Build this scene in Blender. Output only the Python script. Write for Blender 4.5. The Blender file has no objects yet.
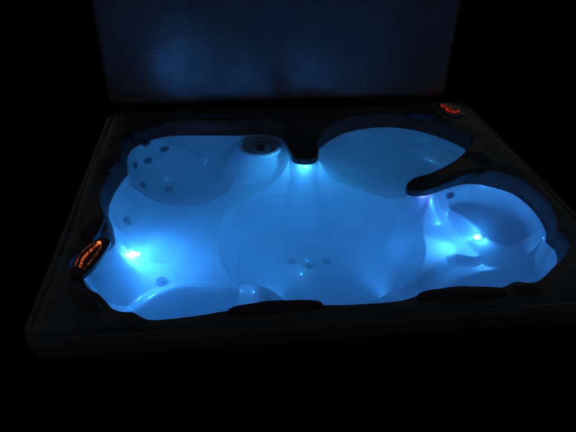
import bpy, bmesh, math, random
import numpy as np
from mathutils import Vector, Matrix
# ZF-BEGIN  (surface of the moulded shell as a height function; metres, tub centred near the origin)
import numpy as np, math
ZW = 0.80          # water level
ZR = 0.90          # rim level
X0, X1, Y0, Y1 = -1.13, 1.24, -1.00, 1.03
WATERLINE = [(-0.978,0.578),(-0.950,0.695),(-0.869,0.787),(-0.781,0.832),(-0.688,0.846),(-0.499,0.831),(-0.309,0.815),
 (-0.166,0.820),(-0.065,0.765),(-0.030,0.660),(-0.012,0.550),(0.015,0.470),(0.055,0.445),(0.095,0.460),(0.130,0.525),(0.195,0.625),(0.285,0.730),(0.390,0.810),(0.550,0.862),
 (0.716,0.857),(0.863,0.782),(0.963,0.682),(1.044,0.544),(1.050,0.461),(0.966,0.345),(0.862,0.257),(0.743,0.171),
 (0.650,0.115),(0.605,0.065),(0.615,0.022),(0.665,0.018),(0.777,0.045),(0.880,0.085),(0.974,0.074),(1.054,0.024),(1.118,-0.046),(1.142,-0.169),
 (1.135,-0.300),(1.110,-0.403),(1.070,-0.481),(1.078,-0.545),(1.050,-0.620),(1.00,-0.675),(0.93,-0.73),(0.86,-0.785),(0.80,-0.822),(0.746,-0.812),(0.704,-0.816),(0.655,-0.838),(0.58,-0.826),(0.504,-0.815),(0.418,-0.820),(0.339,-0.848),(0.30,-0.857),
 (0.221,-0.879),(0.093,-0.882),(-0.01,-0.878),(-0.078,-0.870),(-0.138,-0.848),(-0.20,-0.832),(-0.252,-0.828),(-0.293,-0.830),(-0.342,-0.842),(-0.395,-0.866),(-0.45,-0.872),(-0.55,-0.887),(-0.68,-0.893),(-0.715,-0.880),(-0.755,-0.847),
 (-0.80,-0.838),(-0.832,-0.820),(-0.862,-0.775),(-0.895,-0.732),(-0.935,-0.700),(-0.955,-0.660),(-0.985,-0.615),(-1.03,-0.575),
 (-1.028,-0.508),(-0.991,-0.456),(-0.946,-0.365),
 (-0.925,-0.298),(-0.945,-0.21),(-0.965,-0.145),(-0.990,-0.07),(-1.002,0.02),(-0.999,0.10),(-0.988,0.192),(-0.965,0.299),(-0.950,0.355),(-0.965,0.45)]
def catmull(P, n=4):
    out = []; m = len(P)
    for i in range(m):
        p0, p1, p2, p3 = [np.array(P[(i+k) % m], float) for k in (-1, 0, 1, 2)]
        for k in range(n):
            t = k/n
            out.append(0.5*((2*p1)+(-p0+p2)*t+(2*p0-5*p1+4*p2-p3)*t*t+(-p0+3*p1-3*p2+p3)*t**3))
    return np.array(out)
def catmull_line(P, n=3):
    P = [np.array(p, float) for p in P]; P = [2*P[0]-P[1]]+P+[2*P[-1]-P[-2]]; out = []
    for i in range(1, len(P)-2):
        p0, p1, p2, p3 = P[i-1:i+3]
        for k in range(n):
            t = k/n; out.append(0.5*((2*p1)+(-p0+p2)*t+(2*p0-5*p1+4*p2-p3)*t*t+(-p0+3*p1-3*p2+p3)*t**3))
    out.append(P[-2]); return np.array(out)
WL = catmull(WATERLINE)
def sdist(X, Y):
    """signed distance to the waterline, negative over the water"""
    A = WL; B = np.roll(WL, -1, axis=0)
    best = np.full(X.shape, 1e9); ins = np.zeros(X.shape, bool)
    for (ax, ay), (bx, by) in zip(A, B):
        ex, ey = bx-ax, by-ay
        t = np.clip(((X-ax)*ex+(Y-ay)*ey)/(ex*ex+ey*ey+1e-12), 0, 1)
        best = np.minimum(best, (X-ax-t*ex)**2+(Y-ay-t*ey)**2)
        c = (ay > Y) != (by > Y)
        ins ^= c & (X < (bx-ax)*(Y-ay)/(by-ay+1e-12)+ax)
    d = np.sqrt(best)
    return np.where(ins, -d, d)
def sstep(a, b, x):
    t = np.clip((x-a)/(b-a), 0, 1); return t*t*(3-2*t)
def smin(a, b, k):
    h = np.clip(0.5+0.5*(b-a)/k, 0, 1); return b*(1-h)+a*h-k*h*(1-h)
def smax(a, b, k): return -smin(-a, -b, k)
# seats: centre x, y, radii, rotation, floor height, exponent
SEATS = [(0.78, -0.62, 0.40, 0.34, 6, 0.33, 2.8), (-0.62, 0.54, 0.41, 0.34, 22, 0.31, 3.0), (0.56, 0.54, 0.44, 0.36, -5, 0.38, 2.6),
         (1.00, -0.05, 0.20, 0.31, 28, 0.26, 4.0), (-0.60, -0.67, 0.34, 0.26, -4, 0.27, 4.0),
         (-0.72, -0.08, 0.26, 0.28, 0, 0.40, 2.6), (0.03,-0.78,0.26,0.2,0,0.42,2.8)]
# raised dividers: centre, radii, rotation, top
HUMPS = [(-0.19, 0.74, 0.25, 0.22, 0, 0.785), (-0.27, -0.54, 0.10, 0.17, 5, 0.60), (0.34,-0.62,0.09,0.17,-10,0.50)]
STEP = [(0.52,-0.05),(0.60,0.0),(0.69,0.02),(0.78,-0.0),(0.84,-0.07),(0.875,-0.16),(0.895,-0.24),(0.89,-0.31),(0.82,-0.335),(0.73,-0.305),(0.665,-0.325),(0.58,-0.40),(0.50,-0.46),(0.50,-0.30),(0.50,-0.18)]
CREST = [(0.62,0.015),(0.69,0.028),(0.765,0.015),(0.825,-0.045),(0.862,-0.12),(0.880,-0.20),(0.893,-0.275),(0.93,-0.345),(0.99,-0.40),(1.07,-0.47)]
FRONT_CREST = [(-0.90,-0.66),(-0.833,-0.575),(-0.774,-0.500),(-0.698,-0.445),(-0.621,-0.425),(-0.482,-0.450),(-0.390,-0.470),(-0.300,-0.47)]
def poly_sd(X, Y, A, closed=True):
    A = np.array(A, float); B = np.roll(A, -1, axis=0)
    if not closed: A, B = A[:-1], B[:-1]
    best = np.full(X.shape, 1e9); ins = np.zeros(X.shape, bool)
    for (ax, ay), (bx, by) in zip(A, B):
        ex, ey = bx-ax, by-ay
        t = np.clip(((X-ax)*ex+(Y-ay)*ey)/(ex*ex+ey*ey+1e-12), 0, 1)
        best = np.minimum(best, (X-ax-t*ex)**2+(Y-ay-t*ey)**2)
        c = (ay > Y) != (by > Y)
        ins ^= c & (X < (bx-ax)*(Y-ay)/(by-ay+1e-12)+ax)
    d = np.sqrt(best)
    return np.where(ins, -d, d) if closed else d
def zf(X, Y):
    X = np.asarray(X, float); Y = np.asarray(Y, float)
    s = sdist(X, Y)
    d = np.maximum(-s, 0)
    z = ZW-0.39*(1-np.exp(-d/0.085))
    for (cx, cy, rx, ry, a, z0, p) in SEATS:
        a = math.radians(a); u = (X-cx)*math.cos(a)+(Y-cy)*math.sin(a); v = -(X-cx)*math.sin(a)+(Y-cy)*math.cos(a)
        r = np.sqrt((u/rx)**2+(v/ry)**2)
        z = smin(z, z0+(ZW-0.03-z0)*r**p, 0.014)
    for (cx, cy, rx, ry, a, zt) in HUMPS:
        a = math.radians(a); u = (X-cx)*math.cos(a)+(Y-cy)*math.sin(a); v = -(X-cx)*math.sin(a)+(Y-cy)*math.cos(a)
        r2 = (u/rx)**2+(v/ry)**2
        z = smax(z, zt-(0.42*np.maximum(r2-0.2, 0) if zt > 0.7 else 0.13*r2), 0.05)
    sd = poly_sd(X, Y, STEP)
    z = smax(z, 0.495-2.2*np.maximum(sd, 0)-0.08*(X-0.6), 0.05)
    dc = poly_sd(X, Y, catmull_line(CREST), False)
    z = smax(z, 0.600-0.05*(dc/0.036)**2, 0.04)
    df = poly_sd(X, Y, catmull_line(FRONT_CREST), False)
    z = smax(z, 0.505-0.05*(df/0.055)**2, 0.06)
    u = (X-0.065)/0.54; v = (Y+0.05)/0.52
    rho = (np.abs(u)**2.3+np.abs(v)**2.3)**(1/2.3)
    foot = 0.085+0.36*sstep(0.82, 1.02, rho)+2.2*np.maximum(rho-0.99, 0)
    z = smin(z, foot, 0.02)
    # ridges running down below the two spouts
    for (cx, cy, k) in ((0.052, 0.475, 4.6), (0.625, 0.050, 4.6)):
        z = smax(z, ZW-0.03-k*np.maximum(np.hypot(X-cx, Y-cy)-0.02, 0), 0.08)
    # above the water: a steep band up to the rim, then gentle moulded relief
    up = ZW+0.092*np.sin(0.5*np.pi*np.clip(s/0.036, 0, 1))**1.0+0.008*sstep(0.03, 0.10, s)
    for (ax, ay, bx, by, rr) in ((0.06, 0.42, 0.06, 0.60, 0.10), (0.56, 0.03, 0.90, 0.17, 0.10)):
        t = np.clip(((X-ax)*(bx-ax)+(Y-ay)*(by-ay))/((bx-ax)**2+(by-ay)**2), 0, 1)
        dd = np.hypot(X-ax-t*(bx-ax), Y-ay-t*(by-ay))
        up = np.minimum(up, 0.855+0.7*np.maximum(dd-rr, 0))
    rel = 0.006*np.sin(5.1*X+1.3)*np.sin(4.3*Y+0.4)*sstep(0.05, 0.12, s)
    z = np.where(s > 0, up+rel, np.minimum(np.maximum(z, ZW-10*d), ZW))
    # rim rolls down at the outer edge
    e = np.minimum.reduce([X-X0, X1-X, Y-Y0, Y1-Y])
    z = z-0.012*(1-sstep(0.0, 0.05, e))
    return z
# ZF-END

random.seed(7)
scene = bpy.context.scene
COL = scene.collection
R = math.radians

# ---------------------------------------------------------------- helpers
def link(name, me, mats, parent=None, smooth=True):
    o = bpy.data.objects.new(name, me); COL.objects.link(o)
    for m in (mats if isinstance(mats, (list, tuple)) else [mats]): me.materials.append(m)
    if smooth:
        for p in me.polygons: p.use_smooth = True
    if parent: o.parent = parent
    return o
def from_bm(name, bm, mats, parent=None, smooth=True, sharp=40):
    me = bpy.data.meshes.new(name)
    bmesh.ops.recalc_face_normals(bm, faces=bm.faces)
    for e in bm.edges:
        if len(e.link_faces) == 2 and e.calc_face_angle(0) > R(sharp): e.smooth = False
    bm.to_mesh(me); bm.free()
    return link(name, me, mats, parent, smooth)
def empty(name, loc=(0, 0, 0)):
    o = bpy.data.objects.new(name, None); o.location = loc; COL.objects.link(o); o.empty_display_size = .1
    return o
def tag(o, label=None, cat=None, group=None, kind=None):
    for k, v in (('label', label), ('category', cat), ('group', group), ('kind', kind)):
        if v: o[k] = v
    return o
def box(bm, lo, hi, bevel=0.0, seg=3, mat=None):
    r = bmesh.ops.create_cube(bm, size=1)
    vs = r['verts']
    for v in vs:
        for i in range(3): v.co[i] = lo[i]+(v.co[i]+.5)*(hi[i]-lo[i])
        if mat: pass
    if bevel:
        es = list({e for v in vs for e in v.link_edges})
        bmesh.ops.bevel(bm, geom=es, offset=bevel, segments=seg, profile=.5, affect='EDGES')
def tube(bm, pts, rad, seg=10, caps=True):
    """round tube through 3-D points"""
    rings = []
    n = len(pts); P = [Vector(p) for p in pts]
    for i in range(n):
        t = (P[min(i+1, n-1)]-P[max(i-1, 0)]).normalized()
        a = t.orthogonal().normalized() if i == 0 else (prev-(prev.dot(t))*t).normalized()
        prev = a; b = t.cross(a)
        r = rad[i] if isinstance(rad, (list, tuple)) else rad
        rings.append([bm.verts.new(P[i]+(a*math.cos(2*math.pi*k/seg)+b*math.sin(2*math.pi*k/seg))*r) for k in range(seg)])
    for i in range(n-1):
        for k in range(seg):
            bm.faces.new((rings[i][k], rings[i][(k+1) % seg], rings[i+1][(k+1) % seg], rings[i+1][k]))
    if caps: bm.faces.new(rings[0]); bm.faces.new(rings[-1])
def lathe(bm, prof, seg=40, mtx=None, close=False):
    """profile of (radius, z) turned about z"""
    rings = []
    for (r, z) in prof:
        if r < 1e-6: rings.append([bm.verts.new((0, 0, z))])
        else: rings.append([bm.verts.new((r*math.cos(2*math.pi*k/seg), r*math.sin(2*math.pi*k/seg), z)) for k in range(seg)])
    for a, b in zip(rings[:-1], rings[1:]):
        for k in range(seg):
            k2 = (k+1) % seg
            f = [a[k % len(a)], a[k2 % len(a)], b[k2 % len(b)], b[k % len(b)]]
            f = list(dict.fromkeys(f))
            if len(f) > 2: bm.faces.new(f)
    if mtx: bmesh.ops.transform(bm, matrix=mtx, verts=bm.verts)
def rrect(x0, x1, y0, y1, r, n=8):
    out = []
    for cx, cy, a0 in ((x1-r, y1-r, 0), (x0+r, y1-r, 90), (x0+r, y0+r, 180), (x1-r, y0+r, 270)):
        for k in range(n+1):
            a = R(a0+90*k/n); out.append((cx+r*math.cos(a), cy+r*math.sin(a)))
    return out
def sweep_ring(bm, path, prof):
    """closed plan outline x closed profile of (outward offset, z)"""
    n = len(path); rings = []
    for i in range(n):
        p = Vector(path[i]); a = Vector(path[i-1]); b = Vector(path[(i+1) % n])
        t = (b-a).normalized(); nrm = Vector((t.y, -t.x))
        rings.append([bm.verts.new((p.x+nrm.x*o, p.y+nrm.y*o, z)) for o, z in prof])
    m = len(prof)
    for i in range(n):
        for k in range(m):
            bm.faces.new((rings[i][k], rings[(i+1) % n][k], rings[(i+1) % n][(k+1) % m], rings[i][(k+1) % m]))
def pad(bm, poly, z0, z1, puff=0.012, bev=0.012):
    """soft pad from a plan outline: straight sides, rounded edge, slightly domed top"""
    P = catmull(poly, 4); c = P.mean(axis=0); n = len(P)
    levels = [(1.0, z0), (1.0, z1-bev)]
    size = np.abs(P-c).max()
    for k in range(1, 5):
        a = math.pi/2*k/4; levels.append((1-bev/size*(1-math.cos(a))*1.2, z1-bev+bev*math.sin(a)))
    for k in range(1, 5):
        t = k/5; levels.append(((1-bev/size*1.2)*(1-t), z1+puff*(1-(1-t)**2)))
    rings = [[bm.verts.new((c[0]+(p[0]-c[0])*s, c[1]+(p[1]-c[1])*s, z)) for p in P] for s, z in levels]
    for a, b in zip(rings[:-1], rings[1:]):
        for k in range(n): bm.faces.new((a[k], a[(k+1) % n], b[(k+1) % n], b[k]))
    top = bm.verts.new((c[0], c[1], z1+puff))
    for k in range(n): bm.faces.new((rings[-1][k], rings[-1][(k+1) % n], top))
    bm.faces.new(rings[0])

# ---------------------------------------------------------------- materials
def mat(name, base, rough=.5, metal=0, coat=0, noise=None, bump=None, spec=.5):
    m = bpy.data.materials.new(name); m.use_nodes = True
    nt = m.node_tree; N = nt.nodes; L = nt.links; p = N['Principled BSDF']
    p.inputs['Base Color'].default_value = (*base, 1); p.inputs['Roughness'].default_value = rough
    p.inputs['Metallic'].default_value = metal; p.inputs['Coat Weight'].default_value = coat
    p.inputs['Specular IOR Level'].default_value = spec
    tc = N.new('ShaderNodeTexCoord')
    if noise:
        sc, amt, det = noise
        n = N.new('ShaderNodeTexNoise'); n.inputs['Scale'].default_value = sc; n.inputs['Detail'].default_value = det
        n.inputs['Distortion'].default_value = 1.2
        L.new(tc.outputs['Object'], n.inputs['Vector'])
        r = N.new('ShaderNodeValToRGB')
        r.color_ramp.elements[0].position = .3; r.color_ramp.elements[1].position = .7
        r.color_ramp.elements[0].color = (*[c*(1-amt) for c in base], 1); r.color_ramp.elements[1].color = (*[min(1, c*(1+amt)) for c in base], 1)
        L.new(n.outputs['Fac'], r.inputs['Fac']); L.new(r.outputs['Color'], p.inputs['Base Color'])
    if bump:
        sc, st, dist = bump
        n = N.new('ShaderNodeTexNoise'); n.inputs['Scale'].default_value = sc; n.inputs['Detail'].default_value = 6
        L.new(tc.outputs['Object'], n.inputs['Vector'])
        b = N.new('ShaderNodeBump'); b.inputs['Strength'].default_value = st; b.inputs['Distance'].default_value = dist
        L.new(n.outputs['Fac'], b.inputs['Height']); L.new(b.outputs['Normal'], p.inputs['Normal'])
    return m
def emis(name, col, strength, uneven=False):
    m = mat(name, (.05, .05, .05), .3); p = m.node_tree.nodes['Principled BSDF']
    p.inputs['Emission Color'].default_value = (*col, 1); p.inputs['Emission Strength'].default_value = strength
    if uneven:      # segments of unequal brightness
        N = m.node_tree.nodes; L = m.node_tree.links; tc = N.new('ShaderNodeTexCoord')
        n = N.new('ShaderNodeTexNoise'); n.inputs['Scale'].default_value = 55; n.inputs['Detail'].default_value = 1
        r = N.new('ShaderNodeMapRange'); r.inputs['From Min'].default_value = .38; r.inputs['From Max'].default_value = .68
        r.inputs['To Min'].default_value = .08*strength; r.inputs['To Max'].default_value = 2*strength
        L.new(tc.outputs['Object'], n.inputs['Vector']); L.new(n.outputs['Fac'], r.inputs['Value']); L.new(r.outputs['Result'], p.inputs['Emission Strength'])
    return m
M_acrylic = mat('pearl_acrylic', (.50, .51, .52), .22, coat=.4, noise=(5, .10, 7))
M_rim = mat('dimmed_rim_acrylic', (.10, .10, .102), .5, coat=0, noise=(7, .35, 8))  # acrylic toned down in its colour for the dimmer light above the waterline
M_pillow = mat('dark_foam_vinyl', (.05, .05, .055), .55, bump=(160, .25, .002))
M_black = mat('black_plastic', (.02, .02, .022), .35)
M_spout = mat('dark_spout_plastic', (.05, .05, .055), .4)
M_jet = mat('grey_jet_plastic', (.20, .205, .21), .3)
M_jetin = mat('jet_nozzle_dark', (.075, .075, .08), .4)
M_steel = mat('steel', (.5, .5, .5), .3, metal=1)
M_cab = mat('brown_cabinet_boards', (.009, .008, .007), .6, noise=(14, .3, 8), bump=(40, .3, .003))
M_cover = mat('cover_vinyl', (.20, .20, .20), .11, coat=.0, noise=(3, .15, 6), spec=.75)
M_strap = mat('strap_webbing', (.04, .04, .045), .8, bump=(300, .4, .002))
M_panel = mat('control_overlay', (.03, .03, .035), .3)
M_orange = emis('orange_led', (1, .16, .03), .30, True)
M_orange2 = emis('orange_led_hot', (1, .25, .06), 1.2)
M_dimred = emis('dim_orange_led', (1, .16, .06), .07, True)
M_red = emis('red_led', (1, .03, .015), .28, True)
BLUE = (.042, .33, 1.0); G = 1.0
M_lensA = emis('blue_lens', BLUE, 8)
M_ground = mat('dark_paving', (.005, .005, .005), .95, spec=0, noise=(6, .35, 9), bump=(60, .5, .006))

def ribbed(m):       # fine horizontal texture of stretched vinyl
    nt = m.node_tree; N = nt.nodes; L = nt.links
    tc = N.new('ShaderNodeTexCoord'); mp = N.new('ShaderNodeMapping'); mp.inputs['Scale'].default_value = (3, 3, 260)
    n = N.new('ShaderNodeTexNoise'); n.inputs['Scale'].default_value = 1; n.inputs['Detail'].default_value = 3
    b = N.new('ShaderNodeBump'); b.inputs['Strength'].default_value = 1; b.inputs['Distance'].default_value = .0008
    L.new(tc.outputs['Object'], mp.inputs['Vector']); L.new(mp.outputs['Vector'], n.inputs['Vector'])
    L.new(n.outputs['Fac'], b.inputs['Height']); L.new(b.outputs['Normal'], N['Principled BSDF'].inputs['Normal'])
ribbed(M_cover)

def water_mat():
    m = bpy.data.materials.new('spa_water'); m.use_nodes = True
    nt = m.node_tree; N = nt.nodes; L = nt.links; p = N['Principled BSDF']
    p.inputs['Base Color'].default_value = (1, 1, 1, 1); p.inputs['Roughness'].default_value = .0
    p.inputs['IOR'].default_value = 1.333; p.inputs['Transmission Weight'].default_value = 1
    tc = N.new('ShaderNodeTexCoord'); mp = N.new('ShaderNodeMapping'); mp.inputs['Scale'].default_value = (1, 1, .0)
    n = N.new('ShaderNodeTexNoise'); n.inputs['Scale'].default_value = 16; n.inputs['Detail'].default_value = 3
    b = N.new('ShaderNodeBump'); b.inputs['Strength'].default_value = .3; b.inputs['Distance'].default_value = .0009
    L.new(tc.outputs['Object'], mp.inputs['Vector']); L.new(mp.outputs['Vector'], n.inputs['Vector'])
    L.new(n.outputs['Fac'], b.inputs['Height']); L.new(b.outputs['Normal'], p.inputs['Normal'])
    v = N.new('ShaderNodeVolumePrincipled')
    v.inputs['Color'].default_value = (.8, .9, 1, 1); v.inputs['Density'].default_value = WATER_DENSITY
    v.inputs['Anisotropy'].default_value = .3
    if WATER_DENSITY > 0: L.new(v.outputs['Volume'], N['Material Output'].inputs['Volume'])
    return m
WATER_DENSITY = 1.1
M_water = water_mat()

# ---------------------------------------------------------------- setting
bm = bmesh.new(); bmesh.ops.create_grid(bm, x_segments=8, y_segments=8, size=60)
ground = from_bm('ground', bm, M_ground); tag(ground, kind='structure')

# ---------------------------------------------------------------- hot tub
tub = tag(empty('hot_tub'), 'square hot tub with glowing blue interior, moulded seats and dark rim', 'hot tub')

H = 0.004
xs = np.linspace(X0, X1, int((X1-X0)/H)); ys = np.linspace(Y0, Y1, int((Y1-Y0)/H))
GX, GY = np.meshgrid(xs, ys)
GZ = zf(GX, GY)
cr = .10
def rr_sd(X, Y, x0, x1, y0, y1, r):
    cx, cy, hx, hy = (x0+x1)/2, (y0+y1)/2, (x1-x0)/2-r, (y1-y0)/2-r
    qx = np.abs(X-cx)-hx; qy = np.abs(Y-cy)-hy
    return np.hypot(np.maximum(qx, 0), np.maximum(qy, 0))+np.minimum(np.maximum(qx, qy), 0)-r
RS = rr_sd(GX, GY, X0, X1, Y0, Y1, cr)
GZ = np.where(RS > -0.05, np.minimum(GZ, ZR+.008-0.012*sstep(-0.05, 0.0, RS)), GZ)
ny, nx = GX.shape
keep = RS < -0.004
verts = np.stack([GX.ravel(), GY.ravel(), GZ.ravel()], 1)
q = keep[:-1, :-1] & keep[:-1, 1:] & keep[1:, :-1] & keep[1:, 1:]
J, I = np.nonzero(q); A = J*nx+I
faces = np.stack([A, A+1, A+nx+1, A+nx], 1)
used = np.unique(faces); remap = -np.ones(len(verts), int); remap[used] = np.arange(len(used))
me = bpy.data.meshes.new('shell'); me.from_pydata(verts[used].tolist(), [], remap[faces].tolist())
for nm, inner in (('basin', True), ('rim', False)):
    bm = bmesh.new(); bm.from_mesh(me)
    bmesh.ops.bisect_plane(bm, geom=bm.verts[:]+bm.edges[:]+bm.faces[:], plane_co=(0, 0, ZW+.003), plane_no=(0, 0, 1), clear_outer=inner, clear_inner=not inner)
    from_bm(nm, bm, M_acrylic if inner else M_rim, tub, sharp=181)

# rolled lip round the shell's outer edge, 8 cm deep
bm = bmesh.new()
prof = [(-.030, .884), (-.012, .896), (0, .896), (.012, .888), (.018, .872), (.016, .83), (.013, .818), (.002, .815), (-.03, .83)]
sweep_ring(bm, rrect(X0, X1, Y0, Y1, cr, 10), prof)
from_bm('rim_lip', bm, M_rim, tub)
# cabinet of vertical boards and corner posts, plinth
def cab_path(x0, x1, y0, y1):
    out = []
    def side(p, q, n):
        for i in range(n):
            a = Vector(p).lerp(Vector(q), i/n); b = Vector(p).lerp(Vector(q), (i+1)/n)
            t = (b-a).normalized(); inn = Vector((-t.y, t.x))*.006
            out.extend([a+t*.002+inn, a+t*.006, b-t*.006, b-t*.002+inn])
    side((x0, y0), (x1, y0), 20); side((x1, y0), (x1, y1), 17); side((x1, y1), (x0, y1), 20); side((x0, y1), (x0, y0), 17)
    return out
def cabinet_side(p, q, n):
    bm = bmesh.new(); P, Q = Vector(p), Vector(q); t = (Q-P).normalized(); nrm = Vector((t.y, -t.x))
    line = []
    for i in range(n):
        a = P.lerp(Q, i/n); b = P.lerp(Q, (i+1)/n)
        line += [a-nrm*.007, a+t*.004, b-t*.004, b-nrm*.007-t*.0005]
    lo = [bm.verts.new((v.x, v.y, .07)) for v in line]; hi = [bm.verts.new((v.x, v.y, .838)) for v in line]
    for k in range(len(line)-1): bm.faces.new((lo[k], lo[k+1], hi[k+1], hi[k]))
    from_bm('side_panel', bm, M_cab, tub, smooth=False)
ix0, ix1, iy0, iy1 = X0+.035, X1-.035, Y0+.035, Y1-.035
g = .12
cabinet_side((ix0+g, iy0), (ix1-g, iy0), 18); cabinet_side((ix1, iy0+g), (ix1, iy1-g), 15)
cabinet_side((ix1-g, iy1), (ix0+g, iy1), 18); cabinet_side((ix0, iy1-g), (ix0, iy0+g), 15)
for cx, cy, a0 in ((ix1, iy1, 0), (ix0, iy1, 90), (ix0, iy0, 180), (ix1, iy0, 270)):
    bm = bmesh.new(); sx = 1 if cx > 0 else -1; sy = 1 if cy > 0 else -1
    ccx, ccy = cx-sx*g, cy-sy*g; pts = []
    for k in range(9):
        a = R(a0+90*k/8); pts.append((ccx+(g+.004)*math.cos(a), ccy+(g+.004)*math.sin(a)))
    lo = [bm.verts.new((x, y, .07)) for x, y in pts]; hi = [bm.verts.new((x, y, .838)) for x, y in pts]
    for k in range(8): bm.faces.new((lo[k], lo[k+1], hi[k+1], hi[k]))
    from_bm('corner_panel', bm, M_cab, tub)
bm = bmesh.new(); box(bm, (ix0+.01, iy0+.01, 0), (ix1-.01, iy1-.01, .075), .01)
from_bm('base', bm, M_black, tub)

# headrests on the rim
def headrest(poly, z0=.885, z1=.935, puff=.012):
    bm = bmesh.new(); pad(bm, poly, z0, z1, puff); return from_bm('headrest', bm, M_pillow, tub)
def oval(cx, cy, w, d, rot, n=14, e=2.8):
    out = []
    for k in range(n):
        a = 2*math.pi*k/n; c, s_ = math.cos(a), math.sin(a)
        u = w/2*math.copysign(abs(c)**(2/e), c); v = d/2*math.copysign(abs(s_)**(2/e), s_)
        ca, sa = math.cos(R(rot)), math.sin(R(rot)); out.append((cx+u*ca-v*sa, cy+u*sa+v*ca))
    return out
headrest(oval(-.885, .745, .24, .15, 38)[::1], z1=.93)
headrest(oval(-1.045, .34, .11, .24, 4), z1=.915)
headrest(oval(-1.01, -.30, .09, .20, -4), z1=.915)
headrest(oval(-.455, .935, .34, .09, 0), z1=.915)
headrest(oval(.24, .93, .24, .10, 4), z1=.915)
headrest(oval(.90, .84, .22, .13, -20), z1=.93)
headrest(oval(-.245, -.912, .36, .06, 1, 16, 2.4), z1=.908, puff=.004)
headrest(oval(.480, -.905, .36, .07, -1, 16, 2.4), z1=.908, puff=.004)
headrest(oval(.745, -.90, .12, .06, 6, 14, 2.4), z1=.908, puff=.004)
headrest(oval(-.955, -.80, .20, .06, -50, 14, 2.4), z1=.908, puff=.004)

# waterfall spouts reaching out over the water
def spout(poly, z0, z1):
    bm = bmesh.new(); pad(bm, poly, z0, z1, .006, .014); return from_bm('waterfall_spout', bm, M_spout, tub)
spout([(-.033,.44),(-.024,.388),(-.000,.352),(.050,.336),(.098,.352),(.124,.39),(.138,.455),(.140,.54),(.12,.62),(.05,.66),(-.03,.68),(-.040,.56)], .826, .870)
spout([(1.08,.34),(.99,.310),(.935,.275),(.890,.228),(.795,.160),(.690,.101),(.596,.064),(.548,.026),(.524,-.014),(.534,-.052),(.575,-.066),(.623,-.062),(.690,-.035),(.795,.022),(.870,.068),(.96,.105),(1.04,.13),(1.09,.2)], .832, .872)

# round filter ring at the back
bm = bmesh.new(); T = Matrix.Translation((-.19, .665, .782))
lathe(bm, [(.128,-.03),(.133,-.005),(.128,.006),(.112,.012),(.098,.006),(.090,-.012),(.078,-.014),(.070,-.002),(.062,.0),(.055,-.010),(.052,-.045),(0,-.05)], 56, T)
fr = from_bm('filter_ring', bm, M_acrylic, tub)
bm = bmesh.new(); lathe(bm, [(.0,.022),(.030,.020),(.036,.012),(.037,-.03)], 40, Matrix.Translation((-.19, .665, .765)))
from_bm('cap', bm, M_jetin, fr)

# --- things fixed to the wet surface
def nrm(x, y, e=.012):
    z = zf(np.array([x, x+e, x-e, x, x]), np.array([y, y, y, y+e, y-e]))
    n = Vector((-(z[1]-z[2])/(2*e), -(z[3]-z[4])/(2*e), 1)).normalized()
    return Vector((x, y, float(z[0]))), n
def frame(p, n, off=0):
    q = Vector((0, 0, 1)).rotation_difference(n)
    return Matrix.Translation(p+n*off) @ q.to_matrix().to_4x4()
def jet_meshes(r):
    bm = bmesh.new(); lathe(bm, [(r*1.0,-.02),(r,.004),(r*.95,.009),(r*.86,.010),(r*.80,.007),(r*.76,.003)], 28)
    a = from_bm('jet', bm, M_jet, tub)
    bm = bmesh.new(); lathe(bm, [(r*.80,.0075),(r*.5,.0065),(r*.34,.006),(r*.28,.011),(r*.16,.012),(r*.13,.006),(0,.006)], 20)
    b = from_bm('nozzle', bm, M_jetin, a)
    return a
def jet_copy(src, x, y):
    a = src.copy(); COL.objects.link(a); a.parent = tub
    for ch in list(src.children):
        b = ch.copy(); COL.objects.link(b); b.parent = a
    p, n = nrm(x, y); a.matrix_local = frame(p, n)
    return a
BIG = [(-.936,.049),(-.735,-.35),(-.50,-.56),(.965,-.33)]
SMALL = [(-.893,.764),(-.788,.80),(-.955,.609),(-.885,.699),(-.905,.511),(-.764,.567),(.80,.045)]
#JETS
big = jet_meshes(.034); small = jet_meshes(.033)
for i, (x, y) in enumerate(BIG):
    if i == 0: p, n = nrm(x, y); big.matrix_local = frame(p, n)
    else: jet_copy(big, x, y)
for i, (x, y) in enumerate(SMALL):
    if i == 0: p, n = nrm(x, y); small.matrix_local = frame(p, n)
    else: jet_copy(small, x, y)
# floor drain with three suction ports
bm = bmesh.new(); lathe(bm, [(.10,-.004),(.098,.003),(.085,.006),(.03,.008),(0,.008)], 40, Matrix.Translation((.05,.05,.085)))
dr = from_bm('drain_cover', bm, M_acrylic, tub)
for dx, dy in ((-.115, -.035), (-.02, -.085), (.08, -.055)):
    bm = bmesh.new(); lathe(bm, [(.024,-.004),(.022,.006),(.012,.008),(0,.004)], 24, Matrix.Translation((.05+dx,.05+dy,.086)))
    from_bm('suction_port', bm, M_jetin, dr)

def light_fixture(p, n, r=.03, m=None):
    p, n = Vector(p), Vector(n).normalized(); F = frame(p, n)
    bm = bmesh.new(); lathe(bm, [(r*1.5,-.02),(r*1.5,.0),(r*1.4,.006),(r*1.1,.008),(r*1.02,.002)], 32, F)
    a = from_bm('underwater_light', bm, M_jet, tub)
    bm = bmesh.new(); lathe(bm, [(r*1.02,.0),(r*.8,.008),(r*.4,.013),(0,.014)], 32, F)
    from_bm('lens', bm, m, a)
    return a
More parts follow.
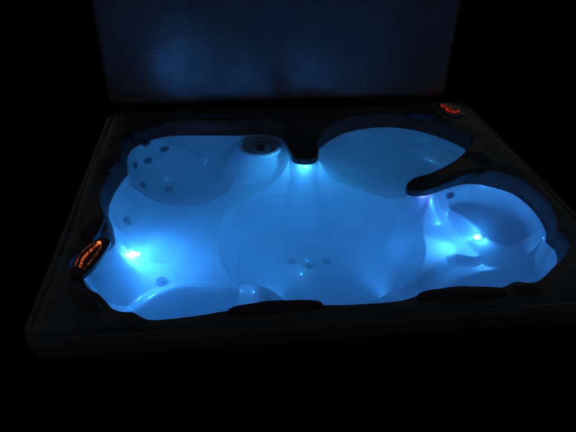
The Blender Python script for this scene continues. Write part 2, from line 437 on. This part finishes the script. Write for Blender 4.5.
#LIGHTS
def lamp(p, n, off, power, rad, col=BLUE):
    l = bpy.data.lights.new('led_lamp', 'POINT'); l.energy = power*1.25; l.color = col; l.shadow_soft_size = rad
    o = bpy.data.objects.new('led_lamp', l); COL.objects.link(o); o.location = Vector(p)+Vector(n).normalized()*off; o.parent = tub
def fixture_on(x, y, n, r, off, power, col=BLUE, z=None):
    p, _ = nrm(x, y)
    if z: p.z = z
    p += Vector(n).normalized()*.004
    light_fixture(p, n, r, M_lensA); lamp(p, n, off, power, r*.75, col)
fixture_on(-.889, -.250, (1, -.55, .45), .020, .030, 5.0, z=.62)
light_fixture((.862, -.252, .585), (-.75, -.40, .45), .017, M_lensA); lamp((.862, -.252, .585), (-.75, -.40, .45), .024, 1.6, .012)
lamp((.052, .405, .788), (0, 0, 1), 0, 4.2, .006, (.045, .42, 1))
lamp((.630, .004, .790), (0, 0, 1), 0, .45, .006, (.12, .16, 1))
def beam(p, d, power, ang, blend, rad=.012):
    l = bpy.data.lights.new('led_beam', 'SPOT'); l.energy = power*1.2; l.color = BLUE; l.shadow_soft_size = rad; l.spot_size = R(ang); l.spot_blend = blend
    o = bpy.data.objects.new('led_beam', l); COL.objects.link(o); o.location = p; o.parent = tub
    o.rotation_euler = Vector(d).to_track_quat('-Z', 'Y').to_euler()
beam((.838, -.262, .598), (-.93, .30, -.30), 1.8, 130, 1)
beam((.838, -.262, .598), (-.95, .02, -.42), 13, 62, .9)
beam((.838, -.262, .605), (.45, .75, .55), 3.0, 120, 1)
beam((-.845, -.265, .63), (1, -.22, -.10), 4.5, 172, .6)
for wx in (-.20, .36):          # two unseen lights added under the footwell's front edge to even the glow
    wy = min(y for y in np.linspace(-.60, -.30, 61) if zf(np.array([wx]), np.array([y]))[0] < .150)
    light_fixture((wx, wy, .15), (0, 1, .3), .022, M_lensA)
    beam((wx, wy+.035, .165), (0, 1, .25), 8.5, 92, 1, .02)

# control panels with lit indicators
def strip(parent, pts, r, m, z=.0, name='indicator_light'):
    bm = bmesh.new(); P = catmull_open(pts); tube(bm, [(x, y, z) for x, y in P], r, 8); return from_bm(name, bm, m, parent)
def catmull_open(P, n=5):
    P = [np.array(p, float) for p in P]; P = [2*P[0]-P[1]]+P+[2*P[-1]-P[-2]]; out = []
    for i in range(1, len(P)-2):
        p0, p1, p2, p3 = P[i-1:i+3]
        for k in range(n):
            t = k/n; out.append(tuple(0.5*((2*p1)+(-p0+p2)*t+(2*p0-5*p1+4*p2-p3)*t*t+(-p0+3*p1-3*p2+p3)*t**3)))
    out.append(tuple(P[-2])); return out
bm = bmesh.new(); pad(bm, [(-.952,-.395),(-.915,-.425),(-.925,-.50),(-.955,-.60),(-.985,-.655),(-1.02,-.66),(-1.045,-.61),(-1.035,-.52),(-.99,-.43)], .885, .906, .001, .005)
pn = from_bm('control_panel', bm, M_panel, tub)
PANEL_L = dict(A=[(-.958,-.448),(-.985,-.50),(-1.004,-.552),(-1.006,-.605)], B=[(-.98,-.44),(-1.005,-.48),(-1.024,-.545),(-1.028,-.60)], C=[(-.945,-.47),(-.958,-.53),(-.975,-.585),(-.99,-.625)])
strip(pn, PANEL_L['A'], .0055, M_orange, .909); strip(pn, PANEL_L['B'], .0035, M_dimred, .909); strip(pn, PANEL_L['C'], .0035, M_dimred, .909)
bm = bmesh.new(); lathe(bm, [(.0085,-.004),(.008,.003),(.004,.006),(0,.0065)], 16, Matrix.Translation((-.958,-.446,.910))); from_bm('power_light', bm, M_orange2, pn)
bm = bmesh.new(); pad(bm, [(1.03,.98),(1.09,1.0),(1.15,.96),(1.16,.86),(1.13,.78),(1.06,.77),(1.03,.86)], .885, .906, .001, .005)
pr_ = from_bm('control_panel', bm, M_panel, tub)
strip(pr_, [(1.05,.955),(1.06,.89),(1.082,.845),(1.118,.835),(1.132,.86)], .006, M_red, .909)
strip(pr_, [(1.075,.965),(1.085,.92),(1.10,.89)], .004, M_dimred, .909)

# ---------------------------------------------------------------- water
bm = bmesh.new(); box(bm, (X0+.05, Y0+.05, .03), (X1-.05, Y1-.05, ZW))
water = from_bm('water', bm, M_water, smooth=False); tag(water, kind='structure')

# ---------------------------------------------------------------- folded cover standing behind
cover = tag(empty('tub_cover', (0, 1.10, .93)), 'folded vinyl tub cover standing upright behind the tub', 'tub cover')
def leaf(y0, y1):
    bm = bmesh.new()
    w0, w1, h, r = -1.14, 1.108, 1.08, .05
    pts = rrect(w0, w1, 0, h, r, 6)
    N = 44
    # front and back skins are grids so that they can sag softly
    box(bm, (w0, y0, 0), (w1, y1, h), .040, 5)
    return bm
for k, (a, b) in enumerate(((-.055, .035), (.045, .135))):
    bm = leaf(a, b); bmesh.ops.subdivide_edges(bm, edges=[e for e in bm.edges if e.calc_length() > .5], cuts=24, use_grid_fill=True)
    for v in bm.verts:
        v.co.y += .004*math.sin(v.co.x*3.1+k)*math.sin(v.co.z*4.2+.5)+.0015*math.sin(v.co.x*11+v.co.z*7)
    lf = from_bm('cover_panel', bm, M_cover, cover, sharp=60)
    bm = bmesh.new()
    for zz in (.012, 1.068):
        tube(bm, [(x, (a-.001 if k == 0 else b+.001), zz) for x in np.linspace(-1.11, 1.08, 12)], .005, 8)
    from_bm('piping', bm, M_strap, lf)
bm = bmesh.new(); box(bm, (-1.12, -.035, 1.07), (1.09, .115, 1.088), .006)
from_bm('hinge_flap', bm, M_cover, cover)

# cover lifter: two posts and a cradle bar carry the cover
for px in (-.98, .95):
    bm = bmesh.new(); tube(bm, [(px, .04, z) for z in (-.925, -.5, -.035)], .016, 12); box(bm, (px-.05, -.01, -.93), (px+.05, .09, -.918), .003)
    from_bm('lifter_post', bm, M_black, cover)
bm = bmesh.new(); box(bm, (-1.06, -.045, -.035), (1.03, .125, -.002), .006)
from_bm('cradle_bar', bm, M_black, cover)
# ---------------------------------------------------------------- camera
CAM = dict(o=(-.395, -2.465, 2.32), fw=(0.10220823, 0.83241924, -0.54463904), rt=(0.99355338, -0.11241637, 0.01463682), up=(0.04904237, 0.54262396, 0.83854283))
cd = bpy.data.cameras.new('camera'); cam = bpy.data.objects.new('camera', cd); COL.objects.link(cam)
rt, up, fw = (Vector(CAM[k]) for k in ('rt', 'up', 'fw'))
m3 = Matrix((rt, up, -fw)).transposed()
cam.matrix_world = Matrix.Translation(CAM['o']) @ m3.to_4x4()
cd.sensor_width = 36; cd.lens = 35.0; cd.clip_end = 500; cd.clip_start = .05
cd.dof.use_dof = True; cd.dof.focus_distance = 1.2; cd.dof.aperture_fstop = 6.5
scene.camera = cam

# ---------------------------------------------------------------- night sky
w = bpy.data.worlds.new('World'); scene.world = w; w.use_nodes = True
nt = w.node_tree; sky = nt.nodes.new('ShaderNodeTexSky'); sky.sky_type = 'NISHITA'; sky.sun_disc = False
sky.sun_elevation = R(-1); sky.sun_rotation = R(0)
nt.links.new(sky.outputs['Color'], nt.nodes['Background'].inputs['Color'])
nt.nodes['Background'].inputs['Strength'].default_value = .1
vs = scene.view_settings; scene.display_settings.display_device = 'sRGB'
vs.view_transform = 'Standard'; vs.look = 'None'; vs.exposure = 0; vs.gamma = 1
cy = scene.cycles
cy.use_denoising = True; cy.max_bounces = 14; cy.transmission_bounces = 8; cy.diffuse_bounces = 7; cy.glossy_bounces = 4; cy.volume_bounces = 2
cy.sample_clamp_indirect = 25; cy.use_adaptive_sampling = True; cy.adaptive_threshold = .02
cy.caustics_refractive = True; cy.caustics_reflective = True; cy.blur_glossy = .03
